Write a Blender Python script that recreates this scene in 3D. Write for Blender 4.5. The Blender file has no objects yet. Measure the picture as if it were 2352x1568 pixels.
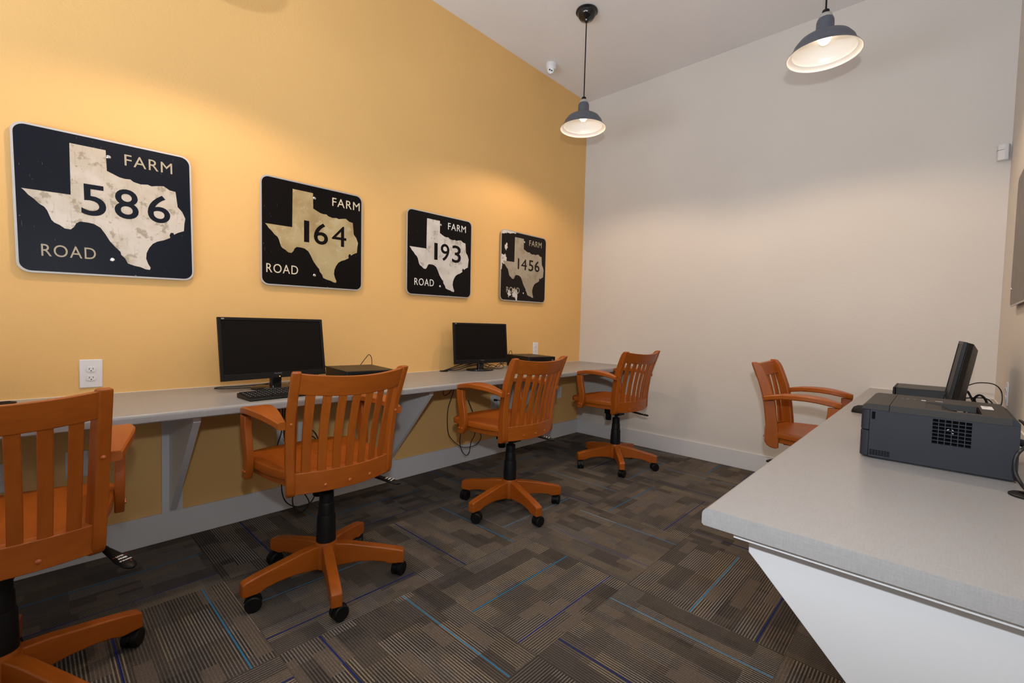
import bpy, bmesh, math, random
from mathutils import Vector, Matrix
S = bpy.context.scene
COL = S.collection
PI = math.pi
R = math.radians

# ------------------------------------------------------------------ camera
cam_d = bpy.data.cameras.new('camera')
cam = bpy.data.objects.new('camera', cam_d); COL.objects.link(cam)
cam_d.sensor_width = 36.0
cam_d.lens = 1048.408 / 2352 * 36.0
cam_d.clip_start = 0.05
r_ = Vector((0.72834233, 0.68463291, 0.02819998))
u_ = Vector((-0.04735399, 0.00923528, 0.99883548))
f_ = Vector((-0.6835752, 0.72882954, -0.03914654))
m_ = Matrix(((r_.x, u_.x, -f_.x), (r_.y, u_.y, -f_.y), (r_.z, u_.z, -f_.z)))
CAM = Vector((2.78777597, -4.02147545, 1.13528681))
cam.matrix_world = Matrix.Translation(CAM) @ m_.to_4x4()
S.camera = cam

# ------------------------------------------------------------------ view, world, lights
S.view_settings.view_transform = 'Standard'
S.view_settings.look = 'None'
S.view_settings.gamma = 1.0
S.view_settings.use_curve_mapping = False
S.view_settings.exposure = 0.12
w = bpy.data.worlds.new('world'); S.world = w; w.use_nodes = True
w.node_tree.nodes['Background'].inputs[0].default_value = (0.93, 0.95, 1.0, 1)
w.node_tree.nodes['Background'].inputs[1].default_value = 0.21

def light(name, kind, loc, energy, color, **kw):
    d = bpy.data.lights.new(name, kind); d.energy = energy; d.color = color
    for k, v in kw.items(): setattr(d, k, v)
    o = bpy.data.objects.new(name, d); COL.objects.link(o); o.location = loc
    return o
# the flash gun on top of the camera
fl = light('camera_flash', 'SPOT', CAM + Vector((0.03, 0, 0.25)), 118, (0.86, 0.93, 1.0), spot_size=R(180), spot_blend=1.0, shadow_soft_size=0.03)
fl.rotation_euler = Vector((-0.32, 0.83, 0.45)).to_track_quat('-Z', 'Y').to_euler()
# added area lamp behind the camera, a soft fill for the ambient light
ar = light('added_rear_fill', 'AREA', (1.4, -7.6, 2.3), 12, (0.93, 0.96, 1.0), shape='RECTANGLE', size=4.2, size_y=3.2)
ar.rotation_euler = (R(90), 0, 0)
# added up-facing area lamp out of view, brightens the ceiling and upper walls
up = light('added_ceiling_fill', 'AREA', (2.6, -7.7, 0.3), 740, (0.84, 0.91, 1.0), shape='RECTANGLE', size=6.5, size_y=3.6)
up.rotation_euler = (R(185), 0, 0)

# ------------------------------------------------------------------ materials
def mat(name, color, rough=0.5, metal=0.0, spec=0.5, coat=0.0, coat_rough=0.1, emit=None, estr=0.0):
    m = bpy.data.materials.new(name); m.use_nodes = True
    b = m.node_tree.nodes['Principled BSDF']
    b.inputs['Base Color'].default_value = (*color, 1)
    b.inputs['Roughness'].default_value = rough
    b.inputs['Metallic'].default_value = metal
    b.inputs['Specular IOR Level'].default_value = spec
    b.inputs['Coat Weight'].default_value = coat
    b.inputs['Coat Roughness'].default_value = coat_rough
    if emit:
        b.inputs['Emission Color'].default_value = (*emit, 1)
        b.inputs['Emission Strength'].default_value = estr
    return m

class NG:
    """small helper around a material's node tree"""
    def __init__(s, m): s.t = m.node_tree; s.b = s.t.nodes['Principled BSDF']
    def n(s, typ, **kw):
        x = s.t.nodes.new(typ)
        for k, v in kw.items(): setattr(x, k, v)
        return x
    def put(s, inp, v):
        if hasattr(v, 'links') or isinstance(v, bpy.types.NodeSocket): s.t.links.new(v, inp)
        elif isinstance(v, (tuple, list)) and len(v) == 3 and inp.type == 'RGBA': inp.default_value = (*v, 1)
        else: inp.default_value = v
    def math(s, op, a, b=None, c=None):
        x = s.n('ShaderNodeMath', operation=op); s.put(x.inputs[0], a)
        if b is not None: s.put(x.inputs[1], b)
        if c is not None: s.put(x.inputs[2], c)
        return x.outputs[0]
    def mix(s, f, a, b):
        x = s.n('ShaderNodeMix', data_type='RGBA'); s.put(x.inputs['Factor'], f); s.put(x.inputs[6], a); s.put(x.inputs[7], b)
        return x.outputs[2]
    def objco(s): return s.n('ShaderNodeTexCoord').outputs['Object']
    def map(s, v, scale=(1, 1, 1), loc=(0, 0, 0)):
        x = s.n('ShaderNodeMapping'); s.put(x.inputs[0], v); x.inputs['Scale'].default_value = scale; x.inputs['Location'].default_value = loc
        return x.outputs[0]
    def noise(s, v, scale, detail=2, rough=0.5):
        x = s.n('ShaderNodeTexNoise'); s.put(x.inputs['Vector'], v); x.inputs['Scale'].default_value = scale
        x.inputs['Detail'].default_value = detail; x.inputs['Roughness'].default_value = rough
        return x.outputs['Fac']
    def ramp(s, f, stops):
        x = s.n('ShaderNodeValToRGB'); s.put(x.inputs[0], f); e = x.color_ramp.elements
        while len(e) < len(stops): e.new(0.5)
        for el, (p, c) in zip(e, stops): el.position = p; el.color = (*c, 1)
        return x.outputs[0]
    def rng(s, f, a, b, c=0.0, d=1.0):
        x = s.n('ShaderNodeMapRange'); s.put(x.inputs[0], f)
        for i, v in enumerate((a, b, c, d)): x.inputs[i + 1].default_value = v
        return x.outputs[0]
    def bump(s, h, strength, dist):
        x = s.n('ShaderNodeBump'); s.put(x.inputs['Height'], h); x.inputs['Strength'].default_value = strength; x.inputs['Distance'].default_value = dist
        s.t.links.new(x.outputs[0], s.b.inputs['Normal'])
    def color(s, c): s.put(s.b.inputs['Base Color'], c)

def wall_mat(name, c, rough=0.6):
    m = mat(name, c, rough, spec=0.3); g = NG(m); o = g.objco()
    n = g.noise(o, 75, 3, 0.55)
    big = g.noise(o, 1.3, 2)
    g.color(g.mix(g.rng(big, 0.3, 0.7), tuple(x * 0.97 for x in c), tuple(min(1, x * 1.03) for x in c)))
    g.bump(n, 0.3, 0.0025)
    return m
M = {}
M['yellow'] = wall_mat('yellow_wall_paint', (0.78, 0.475, 0.175))
M['cream'] = wall_mat('cream_wall_paint', (0.66, 0.625, 0.585))
M['ceil'] = wall_mat('ceiling_paint', (0.77, 0.755, 0.755), 0.75)
M['trim'] = mat('trim_paint', (0.66, 0.66, 0.67), 0.4)
M['caulk'] = mat('caulk', (0.82, 0.78, 0.70), 0.5)

def wood_mat(name, scale):
    m = mat(name, (0.4, 0.12, 0.02), 0.42, spec=0.35, coat=0.12, coat_rough=0.28); g = NG(m); o = g.objco()
    rnd = g.n('ShaderNodeObjectInfo').outputs['Random']
    off = g.n('ShaderNodeVectorMath', operation='ADD'); g.t.links.new(o, off.inputs[0])
    cmb = g.n('ShaderNodeCombineXYZ'); g.put(cmb.inputs[0], g.math('MULTIPLY', rnd, 7.0)); g.put(cmb.inputs[1], g.math('MULTIPLY', rnd, 3.0)); g.put(cmb.inputs[2], g.math('MULTIPLY', rnd, 5.0))
    g.t.links.new(cmb.outputs[0], off.inputs[1]); v = off.outputs[0]
    fine = g.noise(g.map(v, scale), 60, 4, 0.6)
    broad = g.noise(g.map(v, tuple(max(x, 0.25) for x in scale)), 7, 2)
    f = g.math('ADD', g.math('MULTIPLY', fine, 0.55), g.math('MULTIPLY', broad, 0.45))
    g.color(g.ramp(f, [(0.30, (0.27, 0.058, 0.0035)), (0.5, (0.325, 0.076, 0.005)), (0.70, (0.37, 0.092, 0.007))]))
    g.bump(fine, 0.08, 0.001)
    return m
M['wood_z'] = wood_mat('honey_wood_upright', (1, 1, 0.06))
M['wood_x'] = wood_mat('honey_wood_across', (0.06, 1, 1))
M['wood_y'] = wood_mat('honey_wood_lengthwise', (1, 0.06, 1))
M['plug'] = mat('wood_plug', (0.42, 0.09, 0.012), 0.3, coat=0.4)

m = mat('laminate_worktop', (0.40, 0.38, 0.355), 0.33, spec=0.45); g = NG(m); o = g.objco()
a = g.noise(g.map(o, (1, 0.06, 1)), 420, 2); b = g.noise(g.map(o, (0.06, 1, 1)), 420, 2); c2 = g.noise(g.map(o, (1, 1, 0.08)), 420, 2)
t = g.math('MULTIPLY', g.math('ADD', g.math('ADD', a, b), c2), 0.3333)
g.color(g.ramp(t, [(0.36, (0.275, 0.268, 0.266)), (0.64, (0.33, 0.322, 0.318))])); M['lam'] = m

M['blackplas'] = mat('black_plastic', (0.006, 0.006, 0.0065), 0.45, spec=0.22)
M['blackgloss'] = mat('glossy_black_plastic', (0.008, 0.008, 0.009), 0.12)
M['screen'] = mat('dark_screen', (0.0062, 0.0050, 0.0042), 0.45, spec=0.10)
M['case'] = mat('black_metal_case', (0.010, 0.009, 0.008), 0.40, spec=0.3)
M['rubber'] = mat('black_rubber', (0.0055, 0.0055, 0.006), 0.5, spec=0.25)
M['cable'] = mat('black_cable', (0.007, 0.007, 0.008), 0.42)
M['white'] = mat('white_plastic', (0.74, 0.73, 0.74), 0.35)
M['slot'] = mat('dark_slot', (0.003, 0.003, 0.0035), 0.8, spec=0.05)
M['slate'] = mat('slate_plastic', (0.0185, 0.0205, 0.028), 0.6, spec=0.25)
M['slate_top'] = mat('charcoal_plastic', (0.022, 0.0195, 0.017), 0.55, spec=0.28)
M['shade_out'] = mat('grey_enamel', (0.075, 0.085, 0.11), 0.35)
M['shade_in'] = mat('white_enamel', (0.85, 0.83, 0.80), 0.25)
M['alu'] = mat('brushed_aluminium', (0.50, 0.49, 0.48), 0.55, metal=0.6)
M['bulb'] = mat('lit_bulb', (1, 1, 1), 0.4, emit=(1.0, 0.80, 0.56), estr=6)
M['glass'] = mat('clear_glass', (1, 1, 1), 0.02)
M['glass'].node_tree.nodes['Principled BSDF'].inputs['Transmission Weight'].default_value = 1.0
M['letter'] = mat('white_print', (0.85, 0.85, 0.85), 0.5)
M['red'] = mat('red_print', (0.65, 0.03, 0.03), 0.5)
M['dim'] = mat('grey_print', (0.10, 0.10, 0.11), 0.4)
M['led'] = mat('orange_led', (0.9, 0.2, 0.02), 0.4, emit=(1.0, 0.22, 0.03), estr=3)
M['steel'] = mat('zinc_steel', (0.72, 0.72, 0.72), 0.25, metal=1.0)
M['paper'] = mat('paper_label', (0.72, 0.71, 0.70), 0.6)
M['keycap'] = mat('keycap', (0.014, 0.014, 0.014), 0.4)

def sign_black(name, tint=(0.005, 0.004, 0.004), rough=0.3):
    m = mat(name, tint, rough, spec=0.12); g = NG(m); o = g.objco()
    s1 = g.noise(g.map(o, (1, 1, 1)), 46, 1)
    s2 = g.noise(g.map(o, (1, 9, 1.3)), 30, 2)
    sc = g.math('MAXIMUM', g.rng(s1, 0.80, 0.82), g.rng(s2, 0.765, 0.775))
    g.color(g.mix(g.math('MULTIPLY', sc, 0.5), tint, (0.32, 0.30, 0.27)))
    return m
M['signblack'] = sign_black('sign_black_paint')
M['signnavy'] = sign_black('sign_navy_paint', (0.0065, 0.0085, 0.015), 0.36)
def sign_peel():
    m = sign_black('sign_peeling_paint', (0.010, 0.007, 0.006), 0.35); g = NG(m); o = g.objco()
    base = g.b.inputs['Base Color'].links[0].from_socket
    sep = g.n('ShaderNodeSeparateXYZ'); g.t.links.new(o, sep.inputs[0])
    y, z = sep.outputs[1], sep.outputs[2]
    def spot(cy, cz, ry, rz):
        d = g.math('ADD', g.math('POWER', g.math('DIVIDE', g.math('SUBTRACT', y, cy), ry), 2.0), g.math('POWER', g.math('DIVIDE', g.math('SUBTRACT', z, cz), rz), 2.0))
        return g.rng(d, 0.0, 1.0, 1.0, 0.0)
    sp = spot(-0.27, 0.285, 0.05, 0.035)
    for q in ((-0.19, 0.293, 0.10, 0.018), (-0.27, 0.05, 0.06, 0.06), (-0.24, 0.16, 0.025, 0.05), (-0.12, -0.235, 0.055, 0.055), (-0.10, -0.275, 0.022, 0.06), (-0.295, 0.0, 0.015, 0.07), (-0.19, -0.24, 0.03, 0.05)):
        sp = g.math('MAXIMUM', sp, spot(*q))
    n = g.noise(o, 38, 5, 0.65)
    f = g.rng(g.math('ADD', n, g.math('MULTIPLY', sp, 0.42)), 0.74, 0.77)
    g.color(g.mix(f, base, (0.62, 0.60, 0.56)))
    return m
M['signpeel'] = sign_peel()
def sign_silver(name, c1, c2, c3, seed, sharp=0.12):
    m = mat(name, c1, 0.42, metal=0.25); g = NG(m); o = g.map(g.objco(), (1, 1, 1), (seed, seed * 2, seed * 3))
    a = g.noise(o, 6, 3, 0.6); b = g.noise(o, 17, 4, 0.7); st = g.noise(g.map(o, (1, 8, 1)), 14, 2)
    col = g.mix(g.rng(a, 0.5 - sharp, 0.5 + sharp), c1, c2)
    col = g.mix(g.rng(b, 0.55, 0.62, 0, 0.7), col, c3)
    col = g.mix(g.rng(st, 0.6, 0.7, 0, 0.25), col, c3)
    g.color(col); return m
M['tex586'] = sign_silver('weathered_silver_beige', (0.60, 0.53, 0.46), (0.50, 0.43, 0.34), (0.27, 0.22, 0.14), 3.1, 0.08)
M['tex164'] = sign_silver('weathered_silver_gold', (0.50, 0.40, 0.21), (0.38, 0.27, 0.125), (0.55, 0.47, 0.30), 5.7)
M['tex193'] = sign_silver('weathered_silver_bright', (0.72, 0.71, 0.68), (0.60, 0.57, 0.53), (0.36, 0.32, 0.27), 9.3)
M['tex1456'] = sign_silver('weathered_silver_dull', (0.42, 0.37, 0.29), (0.36, 0.31, 0.23), (0.30, 0.25, 0.16), 12.9)
M['let586'] = mat('sign_letter_tan', (0.40, 0.34, 0.24), 0.5)
M['let164'] = mat('sign_letter_cream', (0.66, 0.58, 0.42), 0.5)
M['let193'] = mat('sign_letter_white', (0.78, 0.78, 0.74), 0.5)
M['let1456'] = mat('sign_letter_dull', (0.38, 0.34, 0.25), 0.5)

# carpet: every tile has its own UV (u across the pile lines, v along them) and line positions as attributes
m = mat('carpet_tile', (0.05, 0.045, 0.04), 0.95, spec=0.1); g = NG(m)
uv = g.n('ShaderNodeUVMap', uv_map='UVMap').outputs[0]
sep = g.n('ShaderNodeSeparateXYZ'); g.t.links.new(uv, sep.inputs[0]); U, V = sep.outputs[0], sep.outputs[1]
att = lambda n: g.n('ShaderNodeAttribute', attribute_name=n).outputs['Fac']
cy, nv, sd = att('cyan_line'), att('navy_line'), att('tile_seed')
def wn(a, b, c):
    cb = g.n('ShaderNodeCombineXYZ'); g.put(cb.inputs[0], a); g.put(cb.inputs[1], b); g.put(cb.inputs[2], c)
    x = g.n('ShaderNodeTexWhiteNoise', noise_dimensions='3D'); g.t.links.new(cb.outputs[0], x.inputs[0]); return x.outputs[0]
def blocks(du, dv, k):
    ub = g.math('FLOOR', g.math('ADD', g.math('DIVIDE', U, du), k))
    sh = wn(ub, k, sd)
    vb = g.math('FLOOR', g.math('ADD', g.math('DIVIDE', V, dv), sh))
    return wn(ub, vb, g.math('ADD', sd, k))
b1 = blocks(0.088, 0.22, 0.0); b2 = blocks(0.049, 0.14, 0.37); b3 = blocks(0.125, 0.17, 0.71)
st = g.math('ABSOLUTE', g.math('SUBTRACT', g.math('FRACT', g.math('DIVIDE', U, 0.0100)), 0.5))
line = g.rng(st, 0.22, 0.36)
st2 = g.math('ABSOLUTE', g.math('SUBTRACT', g.math('FRACT', g.math('DIVIDE', U, 0.0050)), 0.5))
line2 = g.rng(st2, 0.2, 0.35)
cuv = g.n('ShaderNodeCombineXYZ'); g.put(cuv.inputs[0], U); g.put(cuv.inputs[1], g.math('MULTIPLY', V, 1.0)); g.put(cuv.inputs[2], sd)
loop = g.noise(cuv.outputs[0], 420, 1)
dark = g.mix(b3, (0.036, 0.031, 0.0285), (0.070, 0.060, 0.053))
lt = g.mix(g.math('GREATER_THAN', b2, 0.5), (0.30, 0.268, 0.238), (0.37, 0.305, 0.215))
amp = g.rng(b1, 0.10, 0.80, 0.22, 0.90)
c = g.mix(g.math('MULTIPLY', line, amp), dark, lt)
c = g.mix(g.math('MULTIPLY', g.math('MULTIPLY', line2, 0.25), b2), c, (0.19, 0.165, 0.14))
c = g.mix(g.math('MULTIPLY', g.math('GREATER_THAN', b2, 0.86), 0.75), c, (0.155, 0.124, 0.100))
c = g.mix(g.rng(loop, 0.42, 0.62, 0, 0.42), c, (0.024, 0.021, 0.020))
def near(x, w): return g.math('LESS_THAN', g.math('ABSOLUTE', g.math('SUBTRACT', U, x)), w)
c = g.mix(near(cy, 0.0024), c, (0.030, 0.200, 0.400))
c = g.mix(near(nv, 0.0030), c, (0.016, 0.028, 0.140))
seam = g.math('MAXIMUM', g.math('LESS_THAN', U, 0.0015), g.math('LESS_THAN', V, 0.0015))
c = g.mix(g.math('MULTIPLY', seam, 0.6), c, (0.012, 0.01, 0.01))
g.color(c); g.bump(g.math('ADD', g.math('MULTIPLY', line, 0.6), loop), 0.5, 0.003); M['carpet'] = m

# ------------------------------------------------------------------ mesh helpers
def mesh_obj(name, bm, mt, parent=None, smooth=False, bevel=0.0, seg=2, loc=(0, 0, 0), rot=(0, 0, 0)):
    bmesh.ops.recalc_face_normals(bm, faces=bm.faces)
    me = bpy.data.meshes.new(name); bm.to_mesh(me); bm.free()
    me.materials.append(mt)
    o = bpy.data.objects.new(name, me); COL.objects.link(o)
    o.location = loc; o.rotation_euler = rot
    if parent: o.parent = parent
    if smooth or bevel:
        for p in me.polygons: p.use_smooth = True
        if hasattr(me, 'set_sharp_from_angle'): me.set_sharp_from_angle(angle=R(38))
    if bevel:
        b = o.modifiers.new('bevel', 'BEVEL'); b.width = bevel; b.segments = seg; b.limit_method = 'ANGLE'; b.angle_limit = R(30); b.harden_normals = False
    return o
def box(bm, x0, x1, y0, y1, z0, z1, mtx=None):
    vs = [bm.verts.new(Vector(p)) for p in ((x0, y0, z0), (x1, y0, z0), (x1, y1, z0), (x0, y1, z0), (x0, y0, z1), (x1, y0, z1), (x1, y1, z1), (x0, y1, z1))]
    if mtx:
        for v in vs: v.co = mtx @ v.co
    for f in ((0, 3, 2, 1), (4, 5, 6, 7), (0, 1, 5, 4), (1, 2, 6, 5), (2, 3, 7, 6), (3, 0, 4, 7)): bm.faces.new([vs[i] for i in f])
def loft(bm, rings, caps=True, closed=False):
    rs = [[bm.verts.new(Vector(p)) for p in r] for r in rings]
    n = len(rs[0]); k = len(rs)
    for i in range(k if closed else k - 1):
        a, b = rs[i], rs[(i + 1) % k]
        for j in range(n): bm.faces.new((a[j], a[(j + 1) % n], b[(j + 1) % n], b[j]))
    if caps and not closed: bm.faces.new(rs[0][::-1]); bm.faces.new(rs[-1])
def prism(bm, prof, fn, t0, t1):
    """prof: list of 2D points, fn(a,b,t) -> 3D point"""
    loft(bm, [[fn(a, b, t0) for a, b in prof], [fn(a, b, t1) for a, b in prof]])
def lathe(bm, prof, n=32, c=(0, 0, 0), axis='z', caps=True, mtx=None):
    rings = []
    for r, z in prof:
        ring = []
        for i in range(n):
            a = 2 * PI * i / n
            p = (r * math.cos(a), r * math.sin(a), z)
            if axis == 'x': p = (z, p[0], p[1])
            if axis == 'y': p = (p[0], z, p[1])
            v = Vector(p) + Vector(c)
            ring.append(mtx @ v if mtx else v)
        rings.append(ring)
    loft(bm, rings, caps)
def catmull(pts, sub=6, closed=False):
    P = [Vector(p) for p in pts]; n = len(P); out = []
    for i in range(n if closed else n - 1):
        p0 = P[(i - 1) % n] if closed or i > 0 else P[0]
        p1 = P[i]; p2 = P[(i + 1) % n]; p3 = P[(i + 2) % n] if closed or i < n - 2 else P[-1]
        for s in range(sub):
            t = s / sub
            out.append(0.5 * ((2 * p1) + (p2 - p0) * t + (2 * p0 - 5 * p1 + 4 * p2 - p3) * t * t + (3 * p1 - p0 - 3 * p2 + p3) * t ** 3))
    if not closed: out.append(P[-1])
    return out
def tube(bm, pts, r, n=8, sub=6, smooth=True):
    P = catmull(pts, sub) if smooth else [Vector(p) for p in pts]
    P = [p for i, p in enumerate(P) if i == 0 or (p - P[i - 1]).length > 1e-6]
    rings = []; nrm = None
    for i, p in enumerate(P):
        t = (P[min(i + 1, len(P) - 1)] - P[max(i - 1, 0)]).normalized()
        if nrm is None:
            nrm = t.cross(Vector((0, 0, 1)) if abs(t.z) < 0.9 else Vector((1, 0, 0))).normalized()
        nrm = (nrm - t * nrm.dot(t)).normalized(); bi = t.cross(nrm)
        rings.append([p + (nrm * math.cos(2 * PI * k / n) + bi * math.sin(2 * PI * k / n)) * r for k in range(n)])
    loft(bm, rings)
def interp(tab, x):
    for (a, b), (c, d) in zip(tab, tab[1:]):
        if x <= c:
            t = (x - a) / (c - a); t = min(max(t, 0), 1); return b + (d - b) * t
    return tab[-1][1]
def empty(name, label=None, cat=None, loc=(0, 0, 0), rz=0.0, group=None):
    o = bpy.data.objects.new(name, None); COL.objects.link(o); o.location = loc; o.rotation_euler = (0, 0, rz); o.empty_display_size = 0.1
    tag(o, label, cat, group); return o
def tag(o, label=None, cat=None, group=None, kind=None):
    if label: o['label'] = label
    if cat: o['category'] = cat
    if group: o['group'] = group
    if kind: o['kind'] = kind
    return o
def copy_tree(o, parent=None):
    c = o.copy(); COL.objects.link(c); c.parent = parent
    for ch in list(o.children): copy_tree(ch, c)
    return c
def text_mesh(name, body, size, mt, parent, mtx, bold=0.0, ext=0.0004, spacing=1.0, width=None, height=None):
    """flat lettering: local x = reading direction, y = up, laid out from its lower left corner"""
    cu = bpy.data.curves.new(name, 'FONT'); cu.body = body; cu.size = size; cu.extrude = ext; cu.offset = bold; cu.space_character = spacing; cu.resolution_u = 5
    t = bpy.data.objects.new(name, cu); COL.objects.link(t)
    bpy.context.view_layer.update()
    me = bpy.data.meshes.new_from_object(t.evaluated_get(bpy.context.evaluated_depsgraph_get()))
    bpy.data.objects.remove(t); bpy.data.curves.remove(cu)
    xs = [v.co.x for v in me.vertices]; ys = [v.co.y for v in me.vertices]
    x0, x1, y0, y1 = min(xs), max(xs), min(ys), max(ys)
    sx = width / (x1 - x0) if width else 1.0
    sy = height / (y1 - y0) if height else (sx if width else 1.0)
    if not width and height: sx = sy
    for v in me.vertices: v.co = mtx @ Vector(((v.co.x - x0) * sx, (v.co.y - y0) * sy, v.co.z))
    me.materials.clear(); me.materials.append(mt)
    o = bpy.data.objects.new(name, me); COL.objects.link(o); o.parent = parent
    return o

# ------------------------------------------------------------------ the room
W, H, YF = 3.043, 3.45, -5.6
def slab(name, x0, x1, y0, y1, z0, z1, mt, bevel=0):
    bm = bmesh.new(); box(bm, x0, x1, y0, y1, z0, z1)
    return tag(mesh_obj(name, bm, mt, bevel=bevel), kind='structure')
slab('wall_left', -0.12, 0, YF, 0.12, 0, H, M['yellow'])
slab('wall_back', 0, W, 0, 0.12, 0, H, M['cream'])
slab('wall_right', W, W + 0.12, YF, 0.12, 0, H, M['cream'])
slab('ceiling', -0.12, W + 0.12, YF, 0.12, H, H + 0.1, M['ceil'])
slab('baseboard_left', 0, 0.014, YF, 0, 0, 0.143, M['trim'], 0.002)
slab('baseboard_back', 0.014, W - 0.014, -0.014, 0, 0, 0.143, M['trim'], 0.002)
slab('baseboard_right', W - 0.014, W, YF, 0, 0, 0.143, M['trim'], 0.002)
# floor of carpet tiles
rnd = random.Random(5)
TX, TY = 0.6115, 0.6215
special = {(0, 0): (0, .28, .525), (1, 0): (1, .475, .12), (0, 1): (1, .515, .205), (1, 1): (0, .276, .52), (0, 2): (0, .13, .487),
           (0, -1): (1, .485, .139), (-1, 0): (1, .539, .212), (-1, -1): (0, .254, .501), (-2, -1): (1, .551, .228), (-1, -2): (1, .541, .248),
           (-1, 1): (0, .454, .10), (-1, 2): (1, .345, .03), (-1, 3): (0, .531, .20), (1, 2): (1, .46, .12)}
bm = bmesh.new(); uvl = bm.loops.layers.uv.new('UVMap')
la = bm.faces.layers.float.new('cyan_line'); lb = bm.faces.layers.float.new('navy_line'); lc = bm.faces.layers.float.new('tile_seed')
for i in range(-4, 4):
    for j in range(-5, 6):
        x0 = max(-0.1, 1.218 + i * TX); x1 = min(W + 0.1, 1.218 + (i + 1) * TX); y0 = -2.83 + j * TY; y1 = min(0.1, y0 + TY)
        if x1 <= x0 or y1 <= y0: continue
        if (i, j) in special: o_, cc, nn = special[(i, j)]
        else:
            o_ = (i + j) % 2; k = rnd.randrange(3); cc, nn = [(.28, .525), (.475, .13), (.515, .205)][k]
        f = bm.faces.new([bm.verts.new(p) for p in ((x0, y0, 0), (x1, y0, 0), (x1, y1, 0), (x0, y1, 0))])
        bx, by = 1.218 + i * TX, -2.83 + j * TY
        for l in f.loops:
            px, py = l.vert.co.x - bx, l.vert.co.y - by
            l[uvl].uv = (px, py) if o_ == 0 else (py, px)
        f[la] = cc; f[lb] = nn; f[lc] = rnd.random() * 50
tag(mesh_obj('floor', bm, M['carpet']), kind='structure')

# ------------------------------------------------------------------ worktops and their brackets
D = 0.76
def counter(name, label, xw, sgn, depth, y0, y1, flat_end):
    """xw: wall x, sgn: direction into the room"""
    t = empty(name, label, 'worktop', (xw, (y0 + y1) / 2, 0))
    r = 0.014; th = 0.037
    prof = [(0, D), (depth - r, D)] + [(depth - r + r * math.sin(a), D - r + r * math.cos(a)) for a in (R(18), R(36), R(54), R(72), R(90))] + [(depth, D - th + 0.004), (depth - 0.004, D - th), (0, D - th)]
    bm = bmesh.new(); L = (y1 - y0) / 2
    prism(bm, prof, lambda a, b, tt: (sgn * a, tt, b), -L, L)
    mesh_obj('worktop_slab', bm, M['lam'], t, smooth=True)
    bm = bmesh.new(); box(bm, min(0, sgn * .004), max(0, sgn * .004), -L, L, D, D + .0012)
    if flat_end: box(bm, min(sgn * .004, sgn * depth), max(sgn * .004, sgn * depth), L - .004, L, D, D + .0012)
    mesh_obj('caulk_line', bm, M['caulk'], t)
    return t
counter('worktop', 'long grey laminate worktop running along the yellow wall', 0.0, 1, 0.64, YF, 0.0, True)
counter('worktop', 'grey laminate worktop carrying the printer, with a square cut end near the camera', W, -1, 0.605, -3.047, 0.0, True)
def bracket(label, xw, sgn, y, nose=0.55):
    t = empty('shelf_bracket', label, 'bracket', (xw, y, 0), 0, 'worktop support brackets')
    top = D - 0.037
    bm = bmesh.new(); box(bm, min(0, sgn * .018), max(0, sgn * .018), -.043, .043, 0.143, top)
    mesh_obj('wall_cleat', bm, M['trim'], t, bevel=.001)
    prof = [(.018, .155), (.018, top - .012), (nose, top - .012), (nose, top - .047), (nose - .02, top - .067), (.03, .155)]
    bm = bmesh.new(); prism(bm, prof, lambda a, b, tt: (sgn * a, tt, b), -.014, .014)
    mesh_obj('gusset', bm, M['trim'], t, bevel=.0015)
    bm = bmesh.new(); box(bm, min(sgn * .018, sgn * (nose + .02)), max(sgn * .018, sgn * (nose + .02)), -.05, .05, top - .012, top)
    mesh_obj('top_plate', bm, M['trim'], t, bevel=.001)
    return t
bracket('white painted bracket under the worktop, between the two nearest orange chairs', 0.0, 1, -3.525, .495)
bracket('white painted bracket under the worktop, right of the chair with the keyboard desk', 0.0, 1, -2.295, .495)
bracket('white painted bracket under the worktop, seen through the back of the third chair', 0.0, 1, -1.175, .495)
bracket('large white bracket under the cut end of the printer worktop', W, -1, -2.985, 0.525)

# ------------------------------------------------------------------ wall outlets
def outlet(label, loc, rz, wd=.07, ht=.115, group=None, plugged=()):
    t = empty('wall_outlet', label, 'outlet', loc, rz, group)      # local +x = out of the wall
    bm = bmesh.new(); box(bm, 0, .006, -wd / 2, wd / 2, -ht / 2, ht / 2); mesh_obj('cover_plate', bm, M['white'], t, bevel=.003)
    for s in (1, -1):
        bm = bmesh.new(); pr = []
        for k in range(24):
            a = 2 * PI * k / 24; pr.append((.0172 * math.cos(a), max(-.0125, min(.0125, .0172 * math.sin(a)))))
        prism(bm, pr, lambda a, b, tt: (tt, a, b + s * .0195), .006, .009)
        q = mesh_obj('receptacle', bm, M['white'], t, bevel=.0007)
        bm = bmesh.new(); z = s * .0195
        box(bm, .009, .0094, -.0075, -.0055, z - .002, z + .006); box(bm, .009, .0094, .0055, .0075, z - .001, z + .006)
        lathe(bm, [(.0023, .009), (.0023, .0094)], 12, (0, 0, z - .007), 'x')
        mesh_obj('slots', bm, M['slot'], q)
    bm = bmesh.new(); lathe(bm, [(.0028, .006), (.0024, .0075)], 12, (0, 0, 0), 'x'); mesh_obj('screw', bm, M['white'], t, smooth=True)
    return t
outlet('white double outlet above the worktop, below the largest looking sign 586', (0, -3.822, .857), 0, .078, .127)
outlet('white double outlet above the worktop near the far corner, behind a black computer case', (0, -.727, .905), 0, .075, .12)
for y, z, lb in ((-2.993, .44, 'white outlet under the worktop, left one behind the armrest of the second chair'),
                 (-2.870, .45, 'white outlet under the worktop with two black plugs, behind the slats of the second chair'),
                 (-1.262, .455, 'white outlet under the worktop with a black plug, above the seat of the third chair'),
                 (-4.11, .44, 'white outlet under the worktop at the left edge, behind the nearest chair'),
                 (-3.87, .452, 'white outlet under the worktop, seen past the right post of the nearest chair'),
                 (-.335, .457, 'white outlet under the worktop closest to the far corner')):
    outlet(lb, (0, y, z), 0, .075, .12)
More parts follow.
